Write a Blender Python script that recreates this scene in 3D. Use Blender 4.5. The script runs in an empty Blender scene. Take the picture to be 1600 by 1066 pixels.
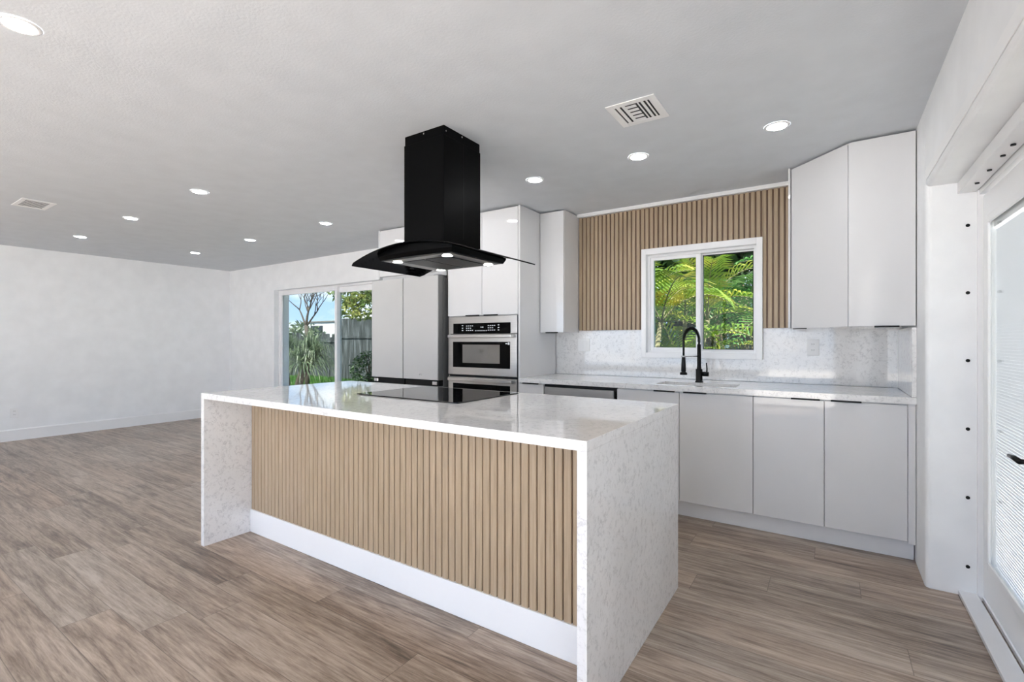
import bpy, bmesh, math, random
from mathutils import Vector, Matrix, Euler
random.seed(7)
SC = bpy.context.scene
COL = SC.collection
PI = math.pi
R = math.radians

# ------------------------------------------------------------------ camera, sky, sun, exposure
YAW = 33.5
CAM_H = 1.225
cd = bpy.data.cameras.new('camera'); cam = bpy.data.objects.new('camera', cd); COL.objects.link(cam)
cam.location = (0, 0, CAM_H)
cam.rotation_euler = (R(90), 0, R(YAW))
cd.sensor_width = 36.0
cd.lens = 750.0 / 1600.0 * 36.0
cd.clip_start = 0.02
SC.camera = cam

SC.view_settings.view_transform = 'Standard'
SC.view_settings.look = 'None'
SC.view_settings.gamma = 1.0
SC.view_settings.use_curve_mapping = False
SC.view_settings.exposure = 0.88
LAMP = 50.0       # radiance of each downlight lens
SKY = 2.5
SUN = 16.5
SC.cycles.max_bounces = 14
SC.cycles.diffuse_bounces = 8
SC.cycles.glossy_bounces = 6
SC.cycles.transparent_max_bounces = 24

def srgb(r, g, b):
    def f(c):
        c /= 255.0
        return c / 12.92 if c <= 0.04045 else ((c + 0.055) / 1.055) ** 2.4
    return (f(r), f(g), f(b), 1.0)

w = bpy.data.worlds.new('sky'); SC.world = w; w.use_nodes = True
nt = w.node_tree; nt.nodes.clear()
o = nt.nodes.new('ShaderNodeOutputWorld'); bg = nt.nodes.new('ShaderNodeBackground')
tc = nt.nodes.new('ShaderNodeTexCoord'); mp = nt.nodes.new('ShaderNodeMapping')
mp.inputs['Scale'].default_value = (1.0, 1.0, 2.6)
no = nt.nodes.new('ShaderNodeTexNoise'); no.inputs['Scale'].default_value = 5.5; no.inputs['Detail'].default_value = 7
no.inputs['Roughness'].default_value = 0.55
cr = nt.nodes.new('ShaderNodeValToRGB'); cr.color_ramp.elements[0].position = 0.43; cr.color_ramp.elements[1].position = 0.62
sp = nt.nodes.new('ShaderNodeSeparateXYZ')
gr = nt.nodes.new('ShaderNodeValToRGB')
gr.color_ramp.elements[0].position = 0.0; gr.color_ramp.elements[0].color = srgb(176, 205, 236)
gr.color_ramp.elements[1].position = 0.4; gr.color_ramp.elements[1].color = srgb(94, 143, 214)
mx = nt.nodes.new('ShaderNodeMix'); mx.data_type = 'RGBA'
mx.inputs[7].default_value = srgb(240, 243, 248)
L = nt.links.new
L(tc.outputs['Generated'], mp.inputs['Vector']); L(mp.outputs['Vector'], no.inputs['Vector']); L(no.outputs['Fac'], cr.inputs['Fac'])
L(tc.outputs['Generated'], sp.inputs['Vector']); L(sp.outputs['Z'], gr.inputs['Fac'])
L(cr.outputs['Color'], mx.inputs[0]); L(gr.outputs['Color'], mx.inputs[6]); L(mx.outputs[2], bg.inputs['Color'])
bg.inputs['Strength'].default_value = SKY
L(bg.outputs[0], o.inputs['Surface'])

sd = bpy.data.lights.new('sun', 'SUN'); sun = bpy.data.objects.new('sun', sd); COL.objects.link(sun)
sd.energy = SUN; sd.angle = R(1.0); sd.color = (1.0, 0.97, 0.92)
sun.location = (0, -6, 12)
sun.rotation_euler = Vector((-0.35, 0.62, -1.0)).to_track_quat('-Z', 'Y').to_euler()

# ------------------------------------------------------------------ materials
class NT:
    def __init__(self, name):
        self.m = bpy.data.materials.new(name); self.m.use_nodes = True
        self.t = self.m.node_tree; self.t.nodes.clear()
        self.out = self.t.nodes.new('ShaderNodeOutputMaterial')
    def n(self, kind, **kw):
        nd = self.t.nodes.new('ShaderNode' + kind)
        for k, v in kw.items():
            if hasattr(nd, k) and not k[0].isupper(): setattr(nd, k, v)
            else: nd.inputs[k.replace('_', ' ')].default_value = v
        return nd
    def l(self, a, b): self.t.links.new(a, b)
    def math(self, op, a, b=None):
        nd = self.t.nodes.new('ShaderNodeMath'); nd.operation = op
        for i, v in enumerate((a, b)):
            if v is None: continue
            if isinstance(v, (int, float)): nd.inputs[i].default_value = v
            else: self.l(v, nd.inputs[i])
        return nd.outputs[0]
    def mix(self, fac, a, b, blend='MIX'):
        nd = self.t.nodes.new('ShaderNodeMix'); nd.data_type = 'RGBA'; nd.blend_type = blend
        for i, v in ((0, fac), (6, a), (7, b)):
            if isinstance(v, (int, float, tuple)): nd.inputs[i].default_value = v
            else: self.l(v, nd.inputs[i])
        return nd.outputs[2]
    def ramp(self, fac, *stops):
        nd = self.t.nodes.new('ShaderNodeValToRGB'); e = nd.color_ramp.elements
        while len(e) < len(stops): e.new(0.5)
        for el, (p, c) in zip(e, stops): el.position = p; el.color = c
        self.l(fac, nd.inputs['Fac']); return nd.outputs['Color']

def pbr(name, col, rough=0.5, metal=0.0, spec=0.5, coat=0.0, var=0.03, scale=6.0, bump=0.0, bscale=60.0, stretch=None):
    """painted / lacquered / metal surface with a light procedural variation"""
    k = NT(name)
    b = k.n('BsdfPrincipled'); b.inputs['Roughness'].default_value = rough; b.inputs['Metallic'].default_value = metal
    b.inputs['Specular IOR Level'].default_value = spec; b.inputs['Coat Weight'].default_value = coat
    b.inputs['Coat Roughness'].default_value = 0.03
    tcn = k.n('TexCoord'); vec = tcn.outputs['Object']
    if stretch:
        mpn = k.n('Mapping'); mpn.inputs['Scale'].default_value = stretch; k.l(vec, mpn.inputs['Vector']); vec = mpn.outputs['Vector']
    nz = k.n('TexNoise', Scale=scale, Detail=3.0); k.l(vec, nz.inputs['Vector'])
    lo = tuple(max(0, c * (1 - var)) for c in col[:3]) + (1,); hi = tuple(min(1, c * (1 + var)) for c in col[:3]) + (1,)
    k.l(k.ramp(nz.outputs['Fac'], (0.3, lo), (0.7, hi)), b.inputs['Base Color'])
    if bump:
        n2 = k.n('TexNoise', Scale=bscale, Detail=4.0); k.l(vec, n2.inputs['Vector'])
        bp = k.n('Bump', Strength=bump, Distance=0.004); k.l(n2.outputs['Fac'], bp.inputs['Height']); k.l(bp.outputs['Normal'], b.inputs['Normal'])
    k.l(b.outputs[0], k.out.inputs['Surface'])
    return k.m

def m_quartz():
    k = NT('white_quartz')
    b = k.n('BsdfPrincipled', Roughness=0.045, IOR=1.6)
    tcn = k.n('TexCoord'); v = tcn.outputs['Object']
    dn = k.n('TexNoise', Scale=9.0, Detail=3.0); k.l(v, dn.inputs['Vector'])
    sc = k.n('VectorMath', operation='SCALE'); sc.inputs['Scale'].default_value = 0.10; k.l(dn.outputs['Color'], sc.inputs[0])
    ad = k.n('VectorMath', operation='ADD'); k.l(v, ad.inputs[0]); k.l(sc.outputs[0], ad.inputs[1])
    n1 = k.n('TexNoise', Scale=34.0, Detail=6.0, Roughness=0.65); k.l(ad.outputs[0], n1.inputs['Vector'])
    vein = k.ramp(k.math('ABSOLUTE', k.math('SUBTRACT', n1.outputs['Fac'], 0.5)), (0.0, (1, 1, 1, 1)), (0.06, (0, 0, 0, 1)))
    n2 = k.n('TexNoise', Scale=38.0, Detail=3.0); k.l(v, n2.inputs['Vector'])
    msk = k.ramp(n2.outputs['Fac'], (0.46, (0, 0, 0, 1)), (0.62, (1, 1, 1, 1)))
    f = k.math('MULTIPLY', vein, msk)
    n3 = k.n('TexNoise', Scale=3.0, Detail=4.0); k.l(v, n3.inputs['Vector'])
    base = k.ramp(n3.outputs['Fac'], (0.3, srgb(226, 225, 224)), (0.7, srgb(238, 237, 236)))
    n4 = k.n('TexNoise', Scale=90.0, Detail=2.0); k.l(v, n4.inputs['Vector'])
    sp4 = k.ramp(n4.outputs['Fac'], (0.60, (0, 0, 0, 1)), (0.72, (1, 1, 1, 1)))
    c = k.mix(k.math('MULTIPLY', sp4, 0.35), base, srgb(196, 194, 192))
    c = k.mix(k.math('MULTIPLY', f, 0.37), c, srgb(140, 139, 140))
    k.l(c, b.inputs['Base Color']); k.l(b.outputs[0], k.out.inputs['Surface'])
    return k.m

def m_floor():
    k = NT('vinyl_plank_floor')
    b = k.n('BsdfPrincipled'); b.inputs['Specular IOR Level'].default_value = 0.8
    tcn = k.n('TexCoord'); s = k.n('SeparateXYZ'); k.l(tcn.outputs['Object'], s.inputs[0])
    x, y = s.outputs['X'], s.outputs['Y']
    yw = k.math('DIVIDE', y, 0.182); row = k.math('FLOOR', yw)
    wn = k.n('TexWhiteNoise', noise_dimensions='1D'); k.l(row, wn.inputs['W'])
    xo = k.math('ADD', k.math('DIVIDE', x, 1.22), wn.outputs['Value'])
    colm = k.math('FLOOR', xo)
    cid = k.n('CombineXYZ'); k.l(row, cid.inputs[0]); k.l(colm, cid.inputs[1])
    w2 = k.n('TexWhiteNoise', noise_dimensions='3D'); k.l(cid.outputs[0], w2.inputs['Vector'])
    rnd = w2.outputs['Value']
    # grain, stretched along the plank (x)
    gx = k.math('ADD', k.math('MULTIPLY', x, 0.95), k.math('MULTIPLY', rnd, 37.0))
    gy = k.math('ADD', k.math('MULTIPLY', y, 13.0), k.math('MULTIPLY', rnd, 91.0))
    gv = k.n('CombineXYZ'); k.l(gx, gv.inputs[0]); k.l(gy, gv.inputs[1])
    g1 = k.n('TexNoise', Scale=1.5, Detail=9.0, Roughness=0.62, Distortion=0.9); k.l(gv.outputs[0], g1.inputs['Vector'])
    g2 = k.n('TexNoise', Scale=7.0, Detail=6.0, Roughness=0.7, Distortion=0.3); k.l(gv.outputs[0], g2.inputs['Vector'])
    bl = k.n('TexNoise', Scale=1.6, Detail=3.0); k.l(tcn.outputs['Object'], bl.inputs['Vector'])
    f = k.math('ADD', k.math('MULTIPLY', g1.outputs['Fac'], 0.52), k.math('MULTIPLY', g2.outputs['Fac'], 0.48))
    f = k.math('ADD', f, k.math('MULTIPLY', k.math('SUBTRACT', rnd, 0.5), 0.07))
    f = k.math('ADD', f, k.math('MULTIPLY', k.math('SUBTRACT', bl.outputs['Fac'], 0.5), 0.14))
    c = k.ramp(f, (0.33, srgb(76, 62, 51)), (0.42, srgb(124, 108, 94)), (0.53, srgb(168, 153, 138)), (0.65, srgb(198, 186, 173)))
    tint = k.ramp(w2.outputs['Color'], (0.0, srgb(255, 240, 228)), (1.0, srgb(240, 240, 240)))
    c = k.mix(0.6, c, tint, 'MULTIPLY')
    # joints
    fy = k.math('ABSOLUTE', k.math('SUBTRACT', k.math('FRACT', yw), 0.5))
    fx = k.math('ABSOLUTE', k.math('SUBTRACT', k.math('FRACT', xo), 0.5))
    jt = k.math('MAXIMUM', k.math('GREATER_THAN', fy, 0.4925), k.math('GREATER_THAN', fx, 0.4988))
    c = k.mix(k.math('MULTIPLY', jt, 0.55), c, srgb(58, 44, 36))
    k.l(c, b.inputs['Base Color'])
    k.l(k.math('ADD', 0.29, k.math('MULTIPLY', g2.outputs['Fac'], 0.14)), b.inputs['Roughness'])
    bp = k.n('Bump', Strength=0.12, Distance=0.002); k.l(g2.outputs['Fac'], bp.inputs['Height']); k.l(bp.outputs['Normal'], b.inputs['Normal'])
    k.l(b.outputs[0], k.out.inputs['Surface'])
    return k.m

def m_wood(name, c0, c1, c2):
    k = NT(name)
    b = k.n('BsdfPrincipled', Roughness=0.42)
    tcn = k.n('TexCoord'); mpn = k.n('Mapping'); mpn.inputs['Scale'].default_value = (30, 30, 1.4); k.l(tcn.outputs['Object'], mpn.inputs['Vector'])
    n1 = k.n('TexNoise', Scale=3.0, Detail=7.0, Roughness=0.6, Distortion=0.4); k.l(mpn.outputs['Vector'], n1.inputs['Vector'])
    k.l(k.ramp(n1.outputs['Fac'], (0.3, c0), (0.5, c1), (0.7, c2)), b.inputs['Base Color'])
    k.l(b.outputs[0], k.out.inputs['Surface'])
    return k.m

def m_glass(name, tint, refl=1.0, base=0.03):
    k = NT(name)
    tr = k.n('BsdfTransparent'); tr.inputs['Color'].default_value = tint
    gl = k.n('BsdfGlossy'); gl.inputs['Roughness'].default_value = 0.0
    lw = k.n('LayerWeight'); lw.inputs['Blend'].default_value = 0.35
    f = k.math('MINIMUM', k.math('ADD', base, k.math('MULTIPLY', k.math('POWER', lw.outputs['Facing'], 4.0), refl)), 1.0)
    mxs = k.n('MixShader'); k.l(f, mxs.inputs[0]); k.l(tr.outputs[0], mxs.inputs[1]); k.l(gl.outputs[0], mxs.inputs[2])
    k.l(mxs.outputs[0], k.out.inputs['Surface'])
    return k.m

def m_emit(name, col, strength):
    k = NT(name)
    e = k.n('Emission'); e.inputs['Color'].default_value = col; e.inputs['Strength'].default_value = strength
    k.l(e.outputs[0], k.out.inputs['Surface'])
    return k.m

def m_leaf(name, c0, c1, c2, scale=3.0):
    k = NT(name)
    b = k.n('BsdfPrincipled', Roughness=0.45)
    tcn = k.n('TexCoord'); n1 = k.n('TexNoise', Scale=scale, Detail=3.0); k.l(tcn.outputs['Object'], n1.inputs['Vector'])
    c = k.ramp(n1.outputs['Fac'], (0.32, c0), (0.5, c1), (0.68, c2))
    k.l(c, b.inputs['Base Color'])
    ts = k.n('BsdfTranslucent'); k.l(c, ts.inputs['Color'])
    mxs = k.n('MixShader'); mxs.inputs[0].default_value = 0.35; k.l(b.outputs[0], mxs.inputs[1]); k.l(ts.outputs[0], mxs.inputs[2])
    k.l(mxs.outputs[0], k.out.inputs['Surface'])
    return k.m

def m_translucent(name, col, f):
    k = NT(name)
    b = k.n('BsdfDiffuse'); ts = k.n('BsdfTranslucent')
    tcn = k.n('TexCoord'); n1 = k.n('TexNoise', Scale=4.0); k.l(tcn.outputs['Object'], n1.inputs['Vector'])
    c = k.ramp(n1.outputs['Fac'], (0.0, tuple(v * 0.97 for v in col[:3]) + (1,)), (1.0, col))
    k.l(c, b.inputs['Color']); k.l(c, ts.inputs['Color'])
    mxs = k.n('MixShader'); mxs.inputs[0].default_value = f; k.l(b.outputs[0], mxs.inputs[1]); k.l(ts.outputs[0], mxs.inputs[2])
    k.l(mxs.outputs[0], k.out.inputs['Surface']); return k.m

def m_mesh_filter():
    k = NT('filter_mesh')
    b = k.n('BsdfPrincipled', Roughness=0.4, Metallic=0.8)
    tcn = k.n('TexCoord'); wv = k.n('TexWave', Scale=90.0); k.l(tcn.outputs['Object'], wv.inputs['Vector'])
    k.l(k.ramp(wv.outputs['Fac'], (0.3, srgb(30, 30, 31)), (0.7, srgb(88, 88, 88))), b.inputs['Base Color'])
    k.l(b.outputs[0], k.out.inputs['Surface']); return k.m

def m_fence(name, c0, c1, c2):
    k = NT(name)
    b = k.n('BsdfPrincipled', Roughness=0.85)
    tcn = k.n('TexCoord'); mpn = k.n('Mapping'); mpn.inputs['Scale'].default_value = (6, 6, 0.8); k.l(tcn.outputs['Object'], mpn.inputs['Vector'])
    n1 = k.n('TexNoise', Scale=1.3, Detail=6.0, Roughness=0.65); k.l(mpn.outputs['Vector'], n1.inputs['Vector'])
    k.l(k.ramp(n1.outputs['Fac'], (0.35, c0), (0.52, c1), (0.7, c2)), b.inputs['Base Color'])
    k.l(b.outputs[0], k.out.inputs['Surface']); return k.m

M = dict(
    wall=pbr('white_wall_paint', srgb(240, 241, 242), 0.55, bump=0.05, bscale=140),
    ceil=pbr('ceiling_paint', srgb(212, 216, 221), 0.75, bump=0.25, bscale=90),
    trim=pbr('white_trim_paint', srgb(240, 240, 240), 0.35, var=0.01),
    lacquer=pbr('white_gloss_lacquer', srgb(220, 220, 221), 0.035, var=0.006),
    plinth=pbr('white_satin_plinth', srgb(228, 229, 232), 0.22, var=0.02),
    upvc=pbr('white_window_frame', srgb(240, 240, 241), 0.3, var=0.01),
    quartz=m_quartz(), floor=m_floor(),
    slat=m_wood('light_oak_slat', srgb(160, 140, 114), srgb(172, 152, 126), srgb(182, 163, 138)),
    groove=m_wood('brown_groove', srgb(84, 58, 38), srgb(98, 70, 48), srgb(112, 83, 60)),
    black=pbr('matt_black', srgb(8, 8, 8), 0.34, spec=0.25, var=0.2),
    blacksteel=pbr('black_stainless', srgb(3, 3, 3), 0.36, spec=0.07, var=0.1, scale=3, stretch=(60, 60, 1)),
    blackglass=pbr('black_glass', srgb(8, 8, 9), 0.03, spec=0.6, var=0.05),
    ovenglass=pbr('black_oven_glass', srgb(6, 6, 6), 0.05, spec=0.12, var=0.05),
    ovenwin=pbr('mirror_oven_window', srgb(150, 150, 150), 0.06, metal=0.9, var=0.02),
    steel=pbr('brushed_steel', srgb(188, 186, 183), 0.28, metal=0.9, var=0.06, scale=4, stretch=(1, 1, 50)),
    chrome=pbr('bright_metal', srgb(210, 210, 210), 0.15, metal=1.0),
    greyfridge=pbr('grey_fridge_panel', srgb(196, 196, 195), 0.30, var=0.01),
    greyside=pbr('dark_grey_steel', srgb(118, 118, 118), 0.4, metal=0.3),
    glass=m_glass('yard_dimming_glass', (0.56, 0.58, 0.57, 1), 0.8, 0.012),  # tint added to dim the bright yard behind the panes
    doorglass=m_glass('clear_door_glass', (0.96, 0.97, 0.97, 1)),
    hoodglass=m_glass('smoked_glass', (0.05, 0.05, 0.055, 1), 0.5, 0.02),
    lens=m_emit('lamp_lens', (0.97, 0.985, 1.0, 1), LAMP),
    hoodlens=m_emit('hood_lamp_lens', (1.0, 0.97, 0.93, 1), 25.0),
    display=m_emit('display_marks', (0.8, 0.85, 0.9, 1), 0.5),
    underside=pbr('grey_hood_underside', srgb(150, 148, 145), 0.3, metal=0.9),
    filter=m_mesh_filter(),
    blind=m_translucent('white_blind', srgb(238, 239, 240), 0.32),
    duct_shade=pbr('dark_duct_shade', srgb(40, 40, 42), 0.7),
    paleplate=pbr('pale_plastic', srgb(238, 238, 238), 0.35, var=0.005),
    slot=pbr('dark_slot', srgb(60, 58, 56), 0.6),
    sink=pbr('pale_sink', srgb(205, 203, 200), 0.25),
    grass=m_leaf('lawn_grass', srgb(48, 82, 34), srgb(74, 116, 48), srgb(104, 142, 66), 9.0),
    soil=pbr('soil', srgb(74, 62, 46), 0.95, var=0.3),
    fence_dark=m_fence('weathered_dark_boards', srgb(34, 38, 38), srgb(64, 68, 68), srgb(116, 121, 124)),
    fence_blue=m_fence('blue_grey_boards', srgb(96, 124, 140), srgb(132, 160, 176), srgb(164, 188, 200)),
    bark=pbr('grey_bark', srgb(78, 71, 63), 0.9, var=0.35, scale=14, bump=0.4),
    palmbark=pbr('ringed_palm_stem', srgb(140, 134, 100), 0.8, var=0.35, scale=10, stretch=(1, 1, 6)),
    leaf_dark=m_leaf('dark_leaf', srgb(24, 44, 20), srgb(42, 70, 30), srgb(70, 98, 44)),
    leaf_mid=m_leaf('mid_leaf', srgb(62, 84, 38), srgb(98, 118, 56), srgb(158, 158, 84)),
    leaf_grey=m_leaf('grey_green_leaf', srgb(62, 80, 60), srgb(96, 112, 84), srgb(126, 138, 108)),
    palm_yellow=m_leaf('yellow_green_frond', srgb(84, 124, 40), srgb(136, 164, 58), srgb(212, 196, 88)),
    palm_green=m_leaf('green_frond', srgb(44, 98, 46), srgb(84, 140, 66), srgb(134, 172, 92)),
    palm_dry=m_leaf('dry_husk', srgb(98, 84, 62), srgb(146, 128, 98), srgb(190, 176, 146)),
    stucco=pbr('white_stucco', srgb(206, 208, 208), 0.9, var=0.08),
    roofing=pbr('grey_roof', srgb(120, 116, 110), 0.9, var=0.15),
    patio=pbr('bounce_paving', srgb(228, 220, 207), 0.85, var=0.04),
    darkwin=pbr('dark_window', srgb(40, 44, 46), 0.2),
)

# ------------------------------------------------------------------ mesh helpers
class MB:
    def __init__(self): self.b = bmesh.new()
    def box(self, x0, x1, y0, y1, z0, z1, bev=0.0, seg=2):
        b = self.b
        vs = [b.verts.new((x, y, z)) for x in (x0, x1) for y in (y0, y1) for z in (z0, z1)]
        q = [(0, 1, 3, 2), (4, 6, 7, 5), (0, 4, 5, 1), (2, 3, 7, 6), (0, 2, 6, 4), (1, 5, 7, 3)]
        fs = [b.faces.new([vs[i] for i in f]) for f in q]
        if bev:
            es = list({e for f in fs for e in f.edges})
            bmesh.ops.bevel(b, geom=es, offset=bev, segments=seg, profile=0.5, affect='EDGES', clamp_overlap=True)
        return self
    def obox(self, p, q, wx, wz, up=(0, 0, 1)):
        """box running from p to q with section wx * wz"""
        p = Vector(p); q = Vector(q); d = (q - p).normalized(); u = Vector(up)
        s = d.cross(u)
        if s.length < 1e-5: s = d.cross(Vector((1, 0, 0)))
        s.normalize(); u = s.cross(d)
        vs = []
        for e in (p, q):
            for a, c in ((-1, -1), (1, -1), (1, 1), (-1, 1)):
                vs.append(self.b.verts.new(e + s * (a * wx / 2) + u * (c * wz / 2)))
        for f in ((3, 2, 1, 0), (4, 5, 6, 7), (0, 1, 5, 4), (1, 2, 6, 5), (2, 3, 7, 6), (3, 0, 4, 7)):
            self.b.faces.new([vs[i] for i in f])
        return self
    def prism(self, pts, z0, z1, bev=0.0):
        b = self.b; n = len(pts)
        lo = [b.verts.new((x, y, z0)) for x, y in pts]; hi = [b.verts.new((x, y, z1)) for x, y in pts]
        fs = [b.faces.new(hi), b.faces.new(lo[::-1])]
        for i in range(n):
            j = (i + 1) % n
            fs.append(b.faces.new((lo[i], lo[j], hi[j], hi[i])))
        if bev:
            bmesh.ops.bevel(b, geom=list({e for f in fs for e in f.edges}), offset=bev, segments=2, profile=0.5, affect='EDGES', clamp_overlap=True)
        return self
    def extrude_x(self, pts, x0, x1):   # pts are (y, z)
        b = self.b; n = len(pts)
        lo = [b.verts.new((x0, y, z)) for y, z in pts]; hi = [b.verts.new((x1, y, z)) for y, z in pts]
        b.faces.new(hi); b.faces.new(lo[::-1])
        for i in range(n):
            j = (i + 1) % n; b.faces.new((lo[i], lo[j], hi[j], hi[i]))
        return self
    def extrude_y(self, pts, y0, y1):   # pts are (x, z)
        b = self.b; n = len(pts)
        lo = [b.verts.new((x, y0, z)) for x, z in pts]; hi = [b.verts.new((x, y1, z)) for x, z in pts]
        b.faces.new(lo); b.faces.new(hi[::-1])
        for i in range(n):
            j = (i + 1) % n; b.faces.new((lo[j], lo[i], hi[i], hi[j]))
        return self
    def cyl(self, c, r, h, axis='z', n=24, r2=None):
        r2 = r if r2 is None else r2
        b = self.b; c = Vector(c); A, B_ = [], []
        for i in range(n):
            a = 2 * PI * i / n; ca, sa = math.cos(a), math.sin(a)
            for lst, rr, t in ((A, r, 0), (B_, r2, h)):
                p = {'z': (rr * ca, rr * sa, t), 'y': (rr * ca, t, rr * sa), 'x': (t, rr * ca, rr * sa)}[axis]
                lst.append(b.verts.new(c + Vector(p)))
        b.faces.new(A[::-1]); b.faces.new(B_)
        for i in range(n):
            j = (i + 1) % n; b.faces.new((A[i], A[j], B_[j], B_[i]))
        return self
    def lathe(self, c, prof, n=32):     # prof: (r, z)
        b = self.b; rings = []
        for r, z in prof:
            rings.append([b.verts.new((c[0] + r * math.cos(2 * PI * i / n), c[1] + r * math.sin(2 * PI * i / n), c[2] + z)) for i in range(n)])
        for A, B_ in zip(rings, rings[1:]):
            for i in range(n):
                j = (i + 1) % n; b.faces.new((A[i], A[j], B_[j], B_[i]))
        return self
    def tube(self, pts, r, n=10, caps=True):
        pts = [Vector(p) for p in pts]; b = self.b; rings = []; prev = None
        for i, p in enumerate(pts):
            d = (pts[min(i + 1, len(pts) - 1)] - pts[max(i - 1, 0)]).normalized()
            if prev is None:
                u = d.orthogonal().normalized()
            else:
                u = (prev - d * prev.dot(d)).normalized()
            prev = u; v = d.cross(u)
            rr = r[i] if isinstance(r, (list, tuple)) else r
            rings.append([b.verts.new(p + (u * math.cos(2 * PI * k / n) + v * math.sin(2 * PI * k / n)) * rr) for k in range(n)])
        for A, B_ in zip(rings, rings[1:]):
            for k in range(n):
                j = (k + 1) % n; b.faces.new((A[k], A[j], B_[j], B_[k]))
        if caps: b.faces.new(rings[0][::-1]); b.faces.new(rings[-1])
        return self
    def quad(self, a, b_, c, d):
        self.b.faces.new([self.b.verts.new(p) for p in (a, b_, c, d)]); return self
    def tri(self, a, b_, c):
        self.b.faces.new([self.b.verts.new(p) for p in (a, b_, c)]); return self

WL = {}     # world location of roots
def build(name, mb, mat, parent=None, smooth=False, recalc=True):
    b = mb.b
    if recalc: bmesh.ops.recalc_face_normals(b, faces=b.faces[:])
    if parent is not None: off = WL[parent]
    else:
        xs = [v.co for v in b.verts]
        mn = Vector((min(v.x for v in xs), min(v.y for v in xs), min(v.z for v in xs)))
        mxv = Vector((max(v.x for v in xs), max(v.y for v in xs), max(v.z for v in xs)))
        off = Vector(((mn.x + mxv.x) / 2, (mn.y + mxv.y) / 2, mn.z))
    bmesh.ops.translate(b, verts=b.verts[:], vec=-off)
    me = bpy.data.meshes.new(name); b.to_mesh(me); b.free()
    me.materials.append(mat)
    if smooth:
        for p in me.polygons: p.use_smooth = True
    ob = bpy.data.objects.new(name, me); COL.objects.link(ob)
    if parent is not None: ob.parent = parent
    else: ob.location = off
    WL[ob] = off
    return ob

def root(name, loc):
    ob = bpy.data.objects.new(name, None); COL.objects.link(ob); ob.location = loc; ob.empty_display_size = 0.1
    WL[ob] = Vector(loc); return ob
def tag(ob, label, cat, group=None, kind=None):
    ob['label'] = label; ob['category'] = cat
    if group: ob['group'] = group
    if kind: ob['kind'] = kind
    return ob
def structure(ob, label=None):
    ob['kind'] = 'structure'
    if label: ob['label'] = label
    return ob
def copy_tree(src, loc):
    c = src.copy(); COL.objects.link(c); c.location = loc
    for ch in src.children:
        d = ch.copy(); COL.objects.link(d); d.parent = c
        for g in ch.children:
            e = g.copy(); COL.objects.link(e); e.parent = d
    return c

# ------------------------------------------------------------------ room shell
C = 2.39                         # ceiling height
XL, XR, YB, YR = -8.36, 0.405, 4.09, -3.2
YBO = 4.33                       # outer face of back wall
# openings in the back wall
SX0, SX1, SZ1 = -7.045, -4.30, 1.994       # sliding door
KX0, KX1, KZ0, KZ1 = -1.315, -0.45, 1.115, 1.975   # kitchen window
structure(build('floor', MB().box(XL - 0.2, 1.0, YR - 0.2, YBO - 0.02, -0.12, 0.0), M['floor']))
structure(build('ceiling', MB().box(XL - 0.7, 1.55, YR - 0.5, YBO + 0.35, C, C + 0.12), M['ceil']))  # slab runs on as unseen eaves, sized to block the sun
structure(build('wall_left', MB().box(XL - 0.2, XL, YR - 0.2, YBO, 0, C), M['wall']))
wb = MB()
wb.box(XL, SX0, YB, YBO, 0, C).box(SX0, SX1, YB, YBO, SZ1, C).box(SX1, KX0, YB, YBO, 0, C)
wb.box(KX0, KX1, YB, YBO, 0, KZ0).box(KX0, KX1, YB, YBO, KZ1, C).box(KX1, 1.0, YB, YBO, 0, C)
structure(build('wall_back', wb, M['wall']))
# right wall: thick, with a rounded corner and a deep opening for the patio doors
DY1, DY0, DZ = 3.125, 1.50, 1.99         # opening
rw = MB()
def bull(x0, y0, r, ax, ay, n=6):        # quarter arc centred so that the corner (x0,y0) is rounded
    return [(x0 + ax * r - ax * r * math.cos(a), y0 + ay * r - ay * r * math.sin(a)) for a in [PI / 2 * i / n for i in range(n + 1)]]
arc = bull(XR - 0.008, DY1, 0.024, 1, 1)
rw.prism([(XR - 0.008, YB)] + arc + [(1.0, DY1), (1.0, YB)], 0, C)
rw.box(XR - 0.008, 1.0, 0.30, DY0, 0, C).box(XR - 0.008, 1.0, YR - 0.2, -2.45, 0, C).box(XR - 0.008, 1.0, -2.45, 0.30, 2.05, C)  # gap behind the camera added to admit daylight
hz = bull(XR - 0.008, DZ, 0.022, 1, 1)
rw.extrude_y([(XR - 0.008, C)] + hz + [(1.0, DZ), (1.0, C)], DY0, DY1)
structure(build('wall_right', rw, M['wall']))
# rear wall (behind the camera) with a wide opening added to let daylight in
RX0, RX1, RZ1 = -6.1, 0.1, 2.25
rr = MB().box(XL, RX0, YR - 0.2, YR, 0, C).box(RX0, RX1, YR - 0.2, YR, RZ1, C).box(RX1, XR, YR - 0.2, YR, 0, C)
structure(build('wall_rear', rr, M['wall']))
structure(build('baseboard_left', MB().extrude_y([(XL, 0), (XL + 0.016, 0), (XL + 0.016, 0.128), (XL + 0.010, 0.14), (XL, 0.14)], YR, YB), M['trim']))
structure(build('baseboard_back', MB().extrude_x([(YB, 0), (YB - 0.016, 0), (YB - 0.016, 0.128), (YB - 0.010, 0.14), (YB, 0.14)], XL + 0.017, SX0 - 0.01), M['trim']))
structure(build('trim_1', MB().box(-1.945, -0.232, 4.028, YB, 2.362, C).box(-1.945, -0.232, 4.022, 4.028, 2.377, C), M['trim']), 'white trim strip along the ceiling above the slatted wall')

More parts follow.
